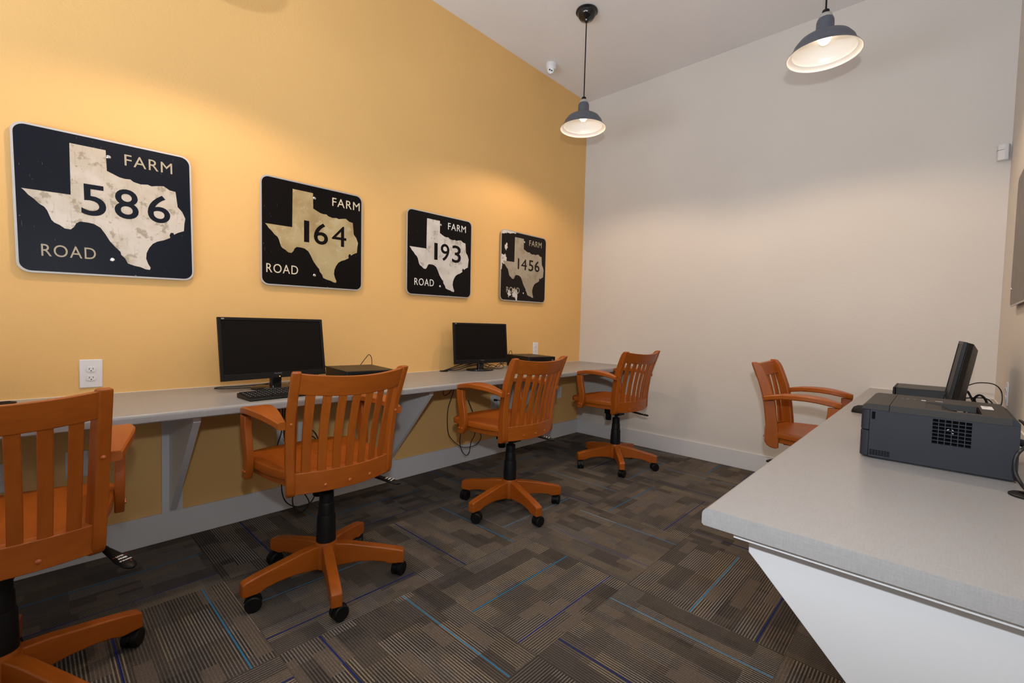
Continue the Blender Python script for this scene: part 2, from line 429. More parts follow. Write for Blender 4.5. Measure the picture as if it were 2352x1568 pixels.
outlet('white outlet on the right wall behind the printer', (W, -.70, .857), PI, .07, .115)

# ------------------------------------------------------------------ road signs
TEXAS = [(0.283,0.921),(0.475,0.921),(0.477,0.773),(0.509,0.759),(0.546,0.742),(0.579,0.737),(0.61,0.74),(0.629,0.725),(0.671,0.716),(0.714,0.723),(0.737,0.715),(0.773,0.725),(0.814,0.732),(0.851,0.708),(0.89,0.703),(0.901,0.585),(0.93,0.551),(0.95,0.5),(0.943,0.459),(0.938,0.399),(0.896,0.379),(0.872,0.361),(0.867,0.375),(0.85,0.373),(0.842,0.352),(0.846,0.333),(0.805,0.309),(0.764,0.294),(0.733,0.272),(0.709,0.236),(0.693,0.196),(0.689,0.153),(0.701,0.112),(0.715,0.085),(0.71,0.068),(0.685,0.07),(0.654,0.084),(0.616,0.092),(0.578,0.106),(0.564,0.141),(0.541,0.167),(0.538,0.189),(0.508,0.223),(0.48,0.26),(0.455,0.311),(0.43,0.353),(0.395,0.375),(0.363,0.38),(0.322,0.381),(0.302,0.366),(0.289,0.338),(0.272,0.318),(0.242,0.32),(0.216,0.341),(0.19,0.354),(0.177,0.37),(0.168,0.398),(0.158,0.431),(0.145,0.454),(0.12,0.471),(0.095,0.501),(0.071,0.521),(0.055,0.544),(0.04,0.56),(0.279,0.561)]
def rrect(w, h, r, n=6):
    out = []
    for cx, cy, a0 in ((w / 2 - r, h / 2 - r, 0), (-w / 2 + r, h / 2 - r, 90), (-w / 2 + r, -h / 2 + r, 180), (w / 2 - r, -h / 2 + r, 270)):
        for k in range(n + 1):
            a = R(a0 + 90 * k / n); out.append((cx + r * math.cos(a), cy + r * math.sin(a)))
    return out
SG = 0.61
def sign(label, loc, rz, tilt, face, tex, letters, words):
    """local: +x out of the wall, -y.. +y left to right when looking at it (y grows to the viewer's right), z up"""
    t = empty('road_sign', label, 'sign', loc, rz); t.rotation_euler = (tilt, 0, rz)
    bm = bmesh.new(); prism(bm, rrect(SG, SG, .042), lambda a, b, tt: (tt, a, b), 0.0, .003)
    mesh_obj('backing_plate', bm, M['alu'], t, bevel=.0006, loc=(.016, 0, 0))
    bm = bmesh.new(); prism(bm, rrect(SG - .016, SG - .016, .036), lambda a, b, tt: (tt, a, b), .0185, .0196); mesh_obj('black_field', bm, face, t)
    U = lambda p: ((p[0] - .5) * SG, (p[1] - .5) * SG)
    bm = bmesh.new(); pr = [U(p) for p in TEXAS]
    vs = [bm.verts.new((.0201, a, b)) for a, b in pr]; es = [bm.edges.new((vs[i], vs[(i + 1) % len(vs)])) for i in range(len(vs))]
    bmesh.ops.triangle_fill(bm, edges=es, use_beauty=True)
    ex = bmesh.ops.extrude_face_region(bm, geom=list(bm.faces))
    for v in [q for q in ex['geom'] if isinstance(q, bmesh.types.BMVert)]: v.co.x -= .0008
    tx = mesh_obj('state_outline', bm, tex, t)
    for nm, body, (u0, v0), (u1, v1), bold, mt in words:
        a0, b0 = U((u0, v0)); a1, b1 = U((u1, v1))
        mx = Matrix(((0, 0, 1, .0206), (1, 0, 0, a0), (0, 1, 0, b0), (0, 0, 0, 1)))
        text_mesh(nm, body, .1, mt, t, mx, bold=bold, ext=.0006, width=a1 - a0, height=b1 - b0, spacing=1.12)
    for v in (.875, .125):
        bm = bmesh.new(); lathe(bm, [(.0085, .0196), (.0085, .0212), (.005, .0235), (.0046, .022), (.001, .022)], 16, (0, (.49 - .5) * SG, (v - .5) * SG), 'x')
        mesh_obj('screw', bm, M['steel'], t, smooth=True)
    return t
def std(num, cols, x=(.58, .872), rx=(.12, .399), mt=None, mb=None):
    ws = [('farm_lettering', 'FARM', (x[0], .838), (x[1], .92), 0.0, mt), ('road_lettering', 'ROAD', (rx[0], .117), (rx[1], .2), 0.0, mt)]
    for ch, (a, b, c, d) in zip(num, cols): ws.append(('digit', ch, (a, b), (c, d), -.0022 if ch == '1' else (0.0 if ch == '4' else .0008), mb))
    return ws
SZ = 1.622
sign('aged navy road sign reading FARM ROAD 586, nearest the camera', (.003, -3.748, 1.603), 0, R(1.4), M['signnavy'], M['tex586'], None,
     std('586', [(.331, .432, .466, .655), (.513, .44, .653, .66), (.708, .44, .85, .655)], mt=M['let586'], mb=M['signnavy']))
sign('black road sign reading FARM ROAD 164 with a golden tarnished map, above the left monitor', (.003, -2.825, 1.621), 0, R(.6), M['signblack'], M['tex164'], None,
     std('164', [(.389, .439, .438, .645), (.484, .433, .625, .644), (.666, .44, .819, .646)], (.669, .966), (.048, .332), mt=M['let164'], mb=M['signblack']))
sign('black road sign reading FARM ROAD 193 with a bright silver map', (.003, -1.879, 1.629), 0, R(.6), M['signblack'], M['tex193'], None,
     std('193', [(.395, .443, .444, .646), (.493, .442, .627, .653), (.672, .439, .815, .656)], (.601, .892), (.112, .394), mt=M['let193'], mb=M['signblack']))
sign('black road sign reading FARM ROAD 1456 with peeling paint, nearest the far corner', (.003, -.938, 1.640), 0, R(.4), M['signpeel'], M['tex1456'], None,
     std('1456', [(.355, .471, .383, .625), (.429, .469, .551, .626), (.594, .464, .701, .628), (.732, .467, .845, .629)], (.595, .882), (.125, .404), mt=M['let1456'], mb=M['signpeel']))
# sign on the right wall, only its edge is in view
t = empty('road_sign', 'edge of an aged black metal sign, its glare painted brown-grey, on the right wall, cut by the picture edge', 'sign', (W - .003, -1.10, 1.585), PI)
bm = bmesh.new(); prism(bm, rrect(.61, .61, .042), lambda a, b, tt: (tt, a, b), .016, .019); mesh_obj('backing_plate', bm, M['alu'], t, bevel=.0006)
m = sign_silver('aged_metal_painted_glare', (0.10, 0.085, 0.07), (0.13, 0.10, 0.07), (0.18, 0.13, 0.07), 2.2)  # brown-grey tones paint the grazing glare on a black sign face
bm = bmesh.new(); prism(bm, rrect(.594, .594, .036), lambda a, b, tt: (tt, a, b), .0185, .0196); mesh_obj('face_panel', bm, m, t)
bm = bmesh.new(); lathe(bm, [(.0085, .0196), (.0085, .0212), (.005, .0235)], 16, (0, -.27, -.22), 'x'); mesh_obj('screw', bm, M['steel'], t, smooth=True)

# ------------------------------------------------------------------ pendant lamps
def pendant(label, x, y, zr):
    t = empty('pendant_lamp', label, 'lamp', (x, y, H), 0, 'industrial pendant lamps')
    z0 = zr - H
    bm = bmesh.new(); lathe(bm, [(.066, 0), (.079, -.001), (.080, -.010), (.070, -.014), (.066, -.030), (.050, -.055), (.020, -.066), (.014, -.078), (.006, -.086)], 40); mesh_obj('canopy', bm, M['blackgloss'], t, smooth=True)
    bm = bmesh.new(); tube(bm, [(0, 0, -.08), (0, 0, z0 + .222)], .0042, 8, smooth=False); mesh_obj('cord', bm, M['rubber'], t, smooth=True)
    bm = bmesh.new(); lathe(bm, [(.007, .232), (.016, .224), (.018, .205), (.016, .203)], 24, (0, 0, z0)); mesh_obj('cord_grip', bm, M['rubber'], t, smooth=True)
    bm = bmesh.new(); lathe(bm, [(.014, .210), (.026, .204), (.031, .194), (.033, .184), (.030, .182)], 32, (0, 0, z0)); mesh_obj('collar', bm, M['alu'], t, smooth=True)
    outer = [(.030, .186), (.036, .180), (.040, .165), (.041, .118), (.048, .106), (.085, .096), (.115, .078), (.135, .052), (.143, .030), (.146, .020), (.160, .010), (.167, .000)]
    inner = [(.165, -.0015), (.158, .008), (.143, .018), (.140, .030), (.132, .050), (.112, .075), (.083, .092), (.046, .101), (.037, .114), (.034, .150)]
    bm = bmesh.new(); lathe(bm, outer + [(.1685, -.002)] , 56, (0, 0, z0), caps=False); sh = mesh_obj('shade', bm, M['shade_out'], t, smooth=True)
    bm = bmesh.new(); lathe(bm, [(.1683, -.0022)] + inner + [(.001, .152)], 56, (0, 0, z0), caps=False)
    mesh_obj('shade_lining', bm, M['shade_in'], sh, smooth=True)['label'] = 'white enamel inside of the shade'
    bm = bmesh.new(); lathe(bm, [(.001, .053), (.016, .056), (.026, .068), (.029, .082), (.025, .100), (.016, .116), (.014, .13)], 28, (0, 0, z0)); bu = mesh_obj('bulb', bm, M['bulb'], t, smooth=True)
    l = light('lamp_light', 'SPOT', (0, 0, z0 + .046), 30, (1.0, 0.73, 0.50), spot_size=R(155), spot_blend=0.38, shadow_soft_size=0.04)
    l.parent = t
    return t
pendant('grey dome pendant lamp with its whole cord and black ceiling rose in view', .775, -1.17, 2.60)
pendant('grey dome pendant lamp hanging at the upper right before the cream wall', 2.275, -1.17, 2.575)
pendant('pendant lamp cut by the top left picture edge, only a sliver of rim showing', .80, -3.46, 2.455)

# ------------------------------------------------------------------ security camera and motion sensor
t = empty('security_camera', 'white turret security camera on the ceiling near the corner', 'camera', (.150, -.80, H), R(-50))
bm = bmesh.new(); lathe(bm, [(.046, 0), (.047, -.008), (.046, -.030), (.041, -.048), (.036, -.052), (.020, -.052)], 36); mesh_obj('base_ring', bm, M['white'], t, smooth=True)
mx = Matrix.Translation((.006, -.004, -.056)) @ Matrix.Rotation(R(-60), 4, 'Y')
bm = bmesh.new(); bmesh.ops.create_uvsphere(bm, u_segments=32, v_segments=20, radius=.034, matrix=mx)
for v in bm.verts:
    q = mx.inverted() @ v.co
    if q.z < -.024: q.z = -.024; v.co = mx @ q
ball = mesh_obj('eyeball', bm, M['white'], t, smooth=True)
for k, (a, b, r) in enumerate(((-.009, .004, .0078), (.009, -.004, .0078), (-.010, -.013, .002))):
    bm = bmesh.new(); lathe(bm, [(r, -.0238), (r, -.0255), (r * .7, -.0252)], 20, (b, a, 0), mtx=mx); mesh_obj(('lens', 'infrared_lamp', 'sensor_dot')[k], bm, M['blackgloss'], ball, smooth=True)
t = empty('motion_sensor', 'small white motion sensor high in the right corner', 'sensor', (W - .035, -.022, 2.235), R(-20))
bm = bmesh.new(); pr = [(-.026, .018), (-.027, -.008), (-.016, -.024), (.012, -.026), (.026, -.012), (.026, .018)]
prism(bm, pr, lambda a, b, tt: (a, b, tt), -.046, .046); h_ = mesh_obj('sensor_body', bm, M['white'], t, bevel=.003)
bm = bmesh.new(); prism(bm, [(-.0275, .0), (-.0275, -.0088), (-.0163, -.0250), (.0122, -.0268), (.0122, -.0255), (-.0157, -.0235), (-.0265, -.008), (-.0265, .0)], lambda a, b, tt: (a, b, tt), .012, .0135); mesh_obj('seam', bm, M['slot'], t)

# ------------------------------------------------------------------ swivel chairs
YR = [(.40, -.138), (.464, -.150), (.58, -.150), (.716, -.165), (.78, -.181), (.852, -.207), (.938, -.238)]
XI = [(.40, .195), (.464, .197), (.716, .208), (.932, .216), (.95, .217)]
def seat_outline(k=1.0, dy=0.0):
    h = [(0, .315), (.11, .312), (.19, .298), (.232, .272), (.246, .235), (.245, .15), (.239, .05), (.222, -.05), (.196, -.115), (.14, -.146), (0, -.158)]
    full = h + [(-a, b) for a, b in h[-2:0:-1]]
    P = catmull([(a, b, 0) for a, b in full], 4, True)
    return [((p.x) * k, (p.y - .08) * k + .08 + dy) for p in P]
UPPER = {'seat', 'seat_apron', 'top_rail', 'lower_rail', 'slat', 'back_post', 'armrest', 'arm_support', 'mechanism', 'tension_knob', 'tilt_lever'}
def make_chair():
    t = empty('swivel_chair', 'x', 'chair', (0, 0, 0), 0, 'honey wood swivel armchairs')
    ring = lambda k, z: [(x, y, z) for x, y in seat_outline(k)]
    bm = bmesh.new()
    rings = [ring(.97, .507), ring(.995, .510), ring(1.0, .518), ring(1.0, .532), ring(.99, .539), ring(.97, .541), ring(.90, .538), ring(.75, .531), ring(.5, .526), ring(.2, .524), ring(.02, .524)]
    loft(bm, rings); mesh_obj('seat', bm, M['wood_y'], t, smooth=True)
    bm = bmesh.new(); loft(bm, [ring(.90, .476), ring(.93, .480), ring(.93, .507)]); mesh_obj('seat_apron', bm, M['wood_y'], t, smooth=True)
    SAG = .046
    slope = lambda z: max(0.0, min(.36, (z - .60) * 1.5))
    def rail(name, z0, z1, th, sub=14):
        bm = bmesh.new(); rings = []
        for i in range(sub + 1):
            s = -1 + 2 * i / sub; rg = []
            for z, fr in ((z0, 0), (z0, 1), (z1, 1), (z1, 0)):
                q = SAG * (1 - s * s); x = s * (interp(XI, z) + .006); y = interp(YR, z) - q + fr * th + .002
                rg.append((x - s * fr * th * .33, y, z - q * slope(z)))
            rings.append(rg)
        loft(bm, rings); return mesh_obj(name, bm, M['wood_x'], t, bevel=.0025)
    rail('top_rail', .853, .931, .021)
    lr = rail('lower_rail', .462, .545, .024)
    for x in (-.095, 0, .095):
        bm = bmesh.new(); y = interp(YR, .485) - SAG * (1 - (x / .2) ** 2) + .002
        lathe(bm, [(.0072, .002), (.0070, -.002), (.0045, -.0042), (.001, -.005)], 14, (x, y, .487), 'y'); mesh_obj('wood_plug', bm, M['plug'], lr, smooth=True)
    for k in range(7):
        f = (k - 3) / 3.75; bm = bmesh.new(); rings = []
        for i in range(9):
            z = .540 + (.858 - .540) * i / 8; xi = interp(XI, z); x = f * xi
            q = SAG * (1 - f * f); t_ = i / 8; y = (interp(YR, .54) * (1 - t_) + interp(YR, .858) * t_) + .012 * math.sin(PI * t_) * .8 - q + .007; sl = SAG * 2 * f / xi; z -= q * slope(z) * t_; x = f * (interp(XI, .54) * (1 - t_) + interp(XI, .858) * t_)
            hw = .0150; rings.append([(x - hw, y - hw * sl, z), (x + hw, y + hw * sl, z), (x + hw, y + hw * sl + .010, z), (x - hw, y - hw * sl + .010, z)])
        loft(bm, rings); mesh_obj('slat', bm, M['wood_z'], t, bevel=.002)
    for s in (-1, 1):
        ca, sa = math.cos(R(19)), math.sin(R(19))
        dep = [(.475, 0), (.53, 0), (.58, 0), (.65, 0), (.716, 0), (.75, 0), (.78, 0), (.82, 0), (.852, 0), (.89, 0), (.915, 0), (.936, 0), (.938, .022), (.934, .036), (.915, .049), (.89, .054), (.852, .056), (.78, .056), (.70, .057), (.62, .060), (.56, .064), (.50, .068), (.449, .066), (.443, .046), (.450, .022), (.460, .008)]
        def pp(z, d, o):       # d: depth toward the sitter, o: distance outward; the board is turned to follow the curved rails
            return (s * (interp(XI, z) - d * sa + o * ca), interp(YR, z) - .006 + d * ca + o * sa, z)
        bm = bmesh.new()
        loft(bm, [[pp(z, d, 0) for z, d in dep], [pp(z, d, .032) for z, d in dep]])
        po = mesh_obj('back_post', bm, M['wood_z'], t, bevel=.005, seg=3)
        q = pp(.738, 0, .014)
        bm = bmesh.new(); lathe(bm, [(.0062, .002), (.006, -.002), (.004, -.004), (.001, -.0045)], 14, q, 'y'); mesh_obj('wood_plug', bm, M['plug'], po, smooth=True)
        # armrest
        st = [(-.158, .234, .263, .733), (-.115, .229, .274, .745), (-.06, .219, .287, .756), (.00, .207, .295, .760), (.05, .199, .297, .761), (.10, .196, .293, .758), (.14, .200, .288, .752), (.17, .208, .283, .746), (.195, .219, .276, .740), (.208, .233, .266, .737)]
        rings = []
        for y, xi, xo, z in st:
            h = .0145; e = .005
            rg = [(xi + e, -h), (xo - e, -h), (xo, -h + e), (xo, h - e), (xo - e, h), (xi + e, h), (xi, h - e), (xi, -h + e)]
            rings.append([(s * a, y, z + b) for a, b in rg])
        bm = bmesh.new(); loft(bm, rings); mesh_obj('armrest', bm, M['wood_y'], t, smooth=True)
        # arm support
        fr = [(.196, .465), (.180, .50), (.176, .535), (.178, .57), (.186, .61), (.196, .65), (.203, .69), (.204, .725)]
        rr = [(.150, .725), (.150, .69), (.143, .65), (.133, .61), (.126, .57), (.126, .535), (.131, .50), (.150, .463)]
        bm = bmesh.new(); prof = fr + rr; xo = lambda z: .2435 + (z - .465) * .015
        loft(bm, [[(s * xo(z), y, z) for y, z in prof], [(s * (xo(z) + .027), y, z) for y, z in prof]])
        su = mesh_obj('arm_support', bm, M['wood_z'], t, bevel=.004, seg=2)
        for yy in (.150, .172):
            bm = bmesh.new(); lathe(bm, [(.006, -.002), (.0058, .002), (.004, .0038), (.001, .0043)], 12, (0, 0, 0), 'x', mtx=Matrix.Translation((s * .2722, yy, .497)) @ Matrix.Scale(s, 4, (1, 0, 0))); mesh_obj('wood_plug', bm, M['plug'], su, smooth=True)
    bm = bmesh.new(); box(bm, -.075, .075, -.085, .10, .446, .478); box(bm, -.04, .04, -.05, .09, .405, .448); mesh_obj('mechanism', bm, M['blackplas'], t, bevel=.004)
    bm = bmesh.new(); lathe(bm, [(.020, .350), (.0245, .356), (.0235, .412), (.012, .414), (.010, .45)], 24, (0, .075, 0)); mesh_obj('tension_knob', bm, M['blackplas'], t, smooth=True)
    # lever with printed paddle
    a = Vector((.04, .03, .418)); b = Vector((.215, .020, .408)); c = Vector((.288, -.125, .382))
    ax = (c - b).normalized(); sd = Vector((0, 0, 1)).cross(ax).normalized(); up = ax.cross(sd).normalized()
    bm = bmesh.new(); tube(bm, [a, (a + b) / 2, b, b + ax * .03], .006, 8)
    rings = []
    for d, hw, hh in ((.0, .008, .007), (.03, .012, .008), (.07, .017, .008), (.11, .021, .008), (.14, .020, .008), (.155, .013, .007), (.162, .004, .004)):
        rings.append([b + ax * d + sd * (hw * math.cos(k * PI / 6)) + up * (hh * math.sin(k * PI / 6)) for k in range(12)])
    loft(bm, rings); lv = mesh_obj('tilt_lever', bm, M['blackplas'], t, smooth=True)
    fr_ = Matrix(((sd.x, -ax.x, up.x), (sd.y, -ax.y, up.y), (sd.z, -ax.z, up.z)))
    if fr_.determinant() < 0: fr_ = Matrix(((-sd.x, -ax.x, up.x), (-sd.y, -ax.y, up.y), (-sd.z, -ax.z, up.z)))
    rx = fr_.col[0]
    for body, d, wd, ht in (('LOCK', .095, .020, .0065), ('FREE', .110, .022, .0075), ('UP OR DOWN', .124, .031, .0055)):
        p = b + ax * d - rx * wd / 2 + up * .0079
        mx = Matrix.Translation(p) @ fr_.to_4x4()
        text_mesh('lever_lettering', body, .01, M['letter'], lv, mx, bold=.0004, ext=.0003, width=wd, height=ht)
    bm = bmesh.new()
    for e in (-1, 1):
        p = b + ax * .0925 + rx * e * .0150 + up * .0078; mx = Matrix.Translation(p) @ fr_.to_4x4(); box(bm, -.004, .004, -.0006, .0006, 0, .0004, mx)
    p = b + ax * .133 + rx * .008 + up * .0076; box(bm, -.0007, .0007, -.004, .004, 0, .0004, Matrix.Translation(p) @ fr_.to_4x4())
    mesh_obj('red_arrows', bm, M['red'], lv)
    bm = bmesh.new(); lathe(bm, [(.040, .182), (.040, .186), (.0375, .290), (.0355, .297), (.034, .298), (.0325, .345), (.031, .349), (.030, .350), (.029, .392), (.024, .395), (.014, .395), (.014, .420)], 36); mesh_obj('gas_column', bm, M['rubber'], t, smooth=True)
    bm = bmesh.new(); lathe(bm, [(.030, .068), (.045, .070), (.047, .085), (.047, .172), (.044, .181), (.030, .183)], 40); mesh_obj('hub', bm, M['wood_z'], t, smooth=True)
    for k in range(5):
        prof = [(.036, .172), (.10, .166), (.17, .153), (.23, .142), (.285, .131), (.322, .121), (.329, .115), (.331, .066), (.275, .064), (.262, .067), (.245, .075), (.20, .082), (.14, .084), (.09, .078), (.036, .070)]
        bm = bmesh.new(); prism(bm, prof, lambda a, b, tt: (a, tt, b), -.0205, .0205)
        lg = mesh_obj('leg', bm, M['wood_x'], t, bevel=.005, seg=3)
        lg.rotation_euler = (0, 0, R(72 * k))
        bm = bmesh.new()
        for e in (-1, 1): lathe(bm, [(.006, -.0105), (.026, -.0105), (.0300, -.007), (.0300, .007), (.026, .0100), (.021, .0105), (.019, .009), (.006, .009)], 28, (.014, e * .0135, .0300), 'y')
        hood = [(.014 + .033 * math.cos(R(q)), .0300 + .033 * math.sin(R(q))) for q in range(20, 185, 15)] + [(.014 + .024 * math.cos(R(q)), .0300 + .024 * math.sin(R(q))) for q in range(180, 15, -15)]
        prism(bm, hood, lambda a, b, tt: (a, tt, b), -.0045, .0045)
        lathe(bm, [(.013, .050), (.013, .064), (.006, .065), (.006, .070)], 14)
        ca = mesh_obj('caster', bm, M['blackplas'], lg, smooth=True, loc=(.300, 0, 0))
    return t
chair0 = make_chair()
def place_chair(label, x, y, yaw, leg0, dz, casters, first=False):
    t = chair0 if first else copy_tree(chair0)
    t.location = (x, y, 0); t.rotation_euler = (0, 0, R(yaw - 0)); t['label'] = label
    k = 0
    for ch in t.children:
        nm = ch.name.split('.')[0]
        if nm in UPPER: ch.location.z = dz
        if nm == 'leg':
            ch.rotation_euler = (0, 0, R(leg0 + 72 * k - yaw)); ch.children[0].rotation_euler = (0, 0, R(casters[k])); k += 1
    return t
CH = [('honey wood swivel chair cut off by the left picture edge, nearest the camera', .912, -4.081, 84.3, 32, -.006, (20, 40, 70, 200, 120)),
      ('honey wood swivel chair in front of the left monitor and keyboard', .895, -3.142, 91.4, -90, .005, (160, 110, 60, 20, 80)),
      ('honey wood swivel chair in front of the right hand monitor on the long worktop', .892, -1.985, 91.1, -88, .010, (120, 100, 60, 20, 80)),
      ('honey wood swivel chair in the far corner by the yellow and cream walls', .892, -.733, 85.9, -122, .014, (70, 150, 30, 200, 80)),
      ('honey wood swivel chair turned the other way, half hidden behind the printer worktop', 2.215, -.853, -89.0, 10, .012, (70, 150, 30, 200, 80))]
for i, (lb, x, y, yw, l0, dz, cs) in enumerate(CH[1:]): place_chair(lb, x, y, yw, l0, dz, cs)
lb, x, y, yw, l0, dz, cs = CH[0]; place_chair(lb, x, y, yw, l0, dz, cs, True)

# ------------------------------------------------------------------ monitors, computers, keyboard, mouse
def monitor(label, x, y, z, yaw, tilt, wd, ht, led=False, brand=True):
    """x,y,z = middle of the lower front edge; local +x = the way it faces"""
    t = empty('computer_monitor', label, 'monitor', (x, y, D), yaw, 'black monitors on the worktops')
    zz = z - D; T = Matrix.Translation((0, 0, zz)) @ Matrix.Rotation(-tilt, 4, 'Y')
    def tb(bm, *a): box(bm, *a, T)
    bz, bb = .014, .030
    bm = bmesh.new()
    tb(bm, -.014, 0, -wd / 2, -wd / 2 + bz, 0, ht); tb(bm, -.014, 0, wd / 2 - bz, wd / 2, 0, ht)
    tb(bm, -.014, 0, -wd / 2 + bz, wd / 2 - bz, ht - bz, ht); tb(bm, -.014, 0, -wd / 2 + bz, wd / 2 - bz, 0, bb)
    be = mesh_obj('bezel', bm, M['blackplas'], t, bevel=.0015)
    bm = bmesh.new(); tb(bm, -.013, -.004, -wd / 2 + bz, wd / 2 - bz, bb, ht - bz); mesh_obj('screen', bm, M['screen'], t)
    bm = bmesh.new()
    r1 = [(-.014, a, b) for a, b in ((-wd / 2 + .001, .001), (wd / 2 - .001, .001), (wd / 2 - .001, ht - .001), (-wd / 2 + .001, ht - .001))]
    r2 = [(-.034, a, b) for a, b in ((-wd / 2 + .012, .006), (wd / 2 - .012, .006), (wd / 2 - .012, ht - .004), (-wd / 2 + .012, ht - .004))]
    r3 = [(-.058, a, b) for a, b in ((-wd / 2 + .14, .05), (wd / 2 - .14, .05), (wd / 2 - .14, ht - .03), (-wd / 2 + .14, ht - .03))]
    r4 = [(-.060, a, b) for a, b in ((-wd / 2 + .15, .06), (wd / 2 - .15, .06), (wd / 2 - .15, ht - .10), (-wd / 2 + .15, ht - .10))]
    loft(bm, [[T @ Vector(p) for p in r] for r in (r1, r2, r3, r4)]); mesh_obj('back_shell', bm, M['case'], t, bevel=.003)
    bm = bmesh.new(); prism(bm, rrect(.055, .036, .012), lambda a, b, tt: (-.030 + b, a, tt), .012, zz + .05); mesh_obj('neck', bm, M['blackgloss'], t, smooth=True)
    bm = bmesh.new(); n = 40; el = lambda k, z: [(-.030 + .088 * k * math.cos(2 * PI * i / n), .118 * k * math.sin(2 * PI * i / n), z) for i in range(n)]
    loft(bm, [el(.97, 0), el(1, .003), el(1, .009), el(.96, .0125), el(.5, .014), el(.05, .015)]); mesh_obj('base', bm, M['blackgloss'], t, smooth=True)
    face = T @ Matrix(((0, 0, 1, .0004), (1, 0, 0, 0), (0, 1, 0, 0), (0, 0, 0, 1)))
    if brand:
        text_mesh('maker_lettering', 'ViewSonic', .01, M['dim'], be, face @ Matrix.Translation((-.020, .020, 0)), bold=.0003, ext=.0002, width=.042, height=.0075)
        bm = bmesh.new()
        for q in range(3): box(bm, 0, .0006, -wd / 2 + .016 + q * .0045, -wd / 2 + .0195 + q * .0045, ht - .011, ht - .005, T)
        mesh_obj('maker_emblem', bm, M['let586'], be)
    bm = bmesh.new(); tb(bm, 0, .0008, -.006 + .012, .006 + .004, .004, .008); mesh_obj('power_light' if led else 'power_button', bm, M['led'] if led else M['dim'], be)
    return t
monitor('black monitor with a small orange power light, behind the keyboard', .261, -3.115, .818, R(6.5), R(9), .541, .314, led=True)
monitor('black monitor further along the worktop, below the sign 193', .174, -1.567, .818, R(-7.5), R(6.2), .511, .315)
monitor('black monitor seen edge on behind the printer', 2.812, -.995, .80, R(180.5), R(8.6), .50, .315, brand=False)

def computer(label, x, y, yaw, wd=.285, dp=.35, ht=.088):
    t = empty('desktop_computer', label, 'computer', (x, y, D), yaw, 'flat black desktop computers')
    bm = bmesh.new(); box(bm, -dp / 2, dp / 2 - .012, -wd / 2, wd / 2, .004, ht); mesh_obj('case', bm, M['case'], t, bevel=.003)
    bm = bmesh.new(); box(bm, dp / 2 - .012, dp / 2, -wd / 2, wd / 2, .004, ht); fp = mesh_obj('front_panel', bm, M['blackplas'], t, bevel=.004)
    bm = bmesh.new(); box(bm, dp / 2, dp / 2 + .0008, -wd / 2 + .03, wd / 2 - .10, ht - .026, ht - .014); mesh_obj('disc_drive', bm, M['blackgloss'], fp)
    bm = bmesh.new(); lathe(bm, [(.008, 0), (.008, .0015), (.006, .002)], 20, (dp / 2, wd / 2 - .03, ht - .03), 'x'); mesh_obj('power_button', bm, M['dim'], fp, smooth=True)
    for a in (-1, 1):
        for b in (-1, 1):
            bm = bmesh.new(); box(bm, a * (dp / 2 - .03) - .012, a * (dp / 2 - .03) + .012, b * (wd / 2 - .03) - .008, b * (wd / 2 - .03) + .008, 0, .004); mesh_obj('foot', bm, M['rubber'], t)
    return t
computer('flat black computer case beside the left monitor, behind the second chair', .285, -2.665, R(-7))
computer('flat black computer case beside the monitor under the sign 193', .195, -1.015, R(-14), wd=.27, ht=.104)
computer('flat black computer case behind the edge on monitor, on the right worktop', 2.735, -.625, PI, dp=.25)

t = empty('keyboard', 'black keyboard on the worktop before the left monitor', 'keyboard', (.505, -3.135, D), R(4))
bm = bmesh.new(); pr = [(-.075, .004), (-.075, .020), (-.070, .022), (.068, .012), (.076, .007), (.076, .002), (.070, 0), (-.070, 0)]
prism(bm, pr, lambda a, b, tt: (a, tt, b), -.222, .222); kb = mesh_obj('keyboard_body', bm, M['blackplas'], t, bevel=.003)
bm = bmesh.new(); bl = bmesh.new(); rnd2 = random.Random(2)
for r in range(6):
    xx = -.060 + r * .0205 + (.004 if r else 0); top = .0215 - (xx + .07) * .068
    y = -.214
    while y < .200:
        kw = .0165
        if r == 5 and -.13 < y < -.02: kw = .10
        if not (.075 < y < .083 or .137 < y < .144):
            box(bm, xx - .0075, xx + .0075, y, y + kw, top - .002, top + .005)
            if kw < .05: box(bl, xx - .004, xx - .0015, y + .004, y + .0075, top + .005, top + .0053)
        y += kw + .0025
mesh_obj('keys', bm, M['keycap'], kb)['kind'] = 'stuff'
mesh_obj('key_legends', bl, M['letter'], kb)['kind'] = 'stuff'

t = empty('computer_mouse', 'black mouse just left of the printer', 'mouse', (2.545, -1.315, D), R(170))
bm = bmesh.new()
rings = []
for d, hw, hh in ((-.052, .010, .010), (-.048, .022, .024), (-.032, .029, .034), (0, .031, .038), (.028, .029, .035), (.045, .023, .026), (.052, .011, .012)):
    rings.append([(d, hw * math.cos(PI * k / 10), hh * math.sin(PI * k / 10)) for k in range(11)])
loft(bm, rings); mb = mesh_obj('mouse_body', bm, M['blackplas'], t, smooth=True)
bm = bmesh.new(); lathe(bm, [(.007, -.003), (.007, .003)], 16, (.030, 0, .026), 'y'); mesh_obj('scroll_wheel', bm, M['dim'], t, smooth=True)

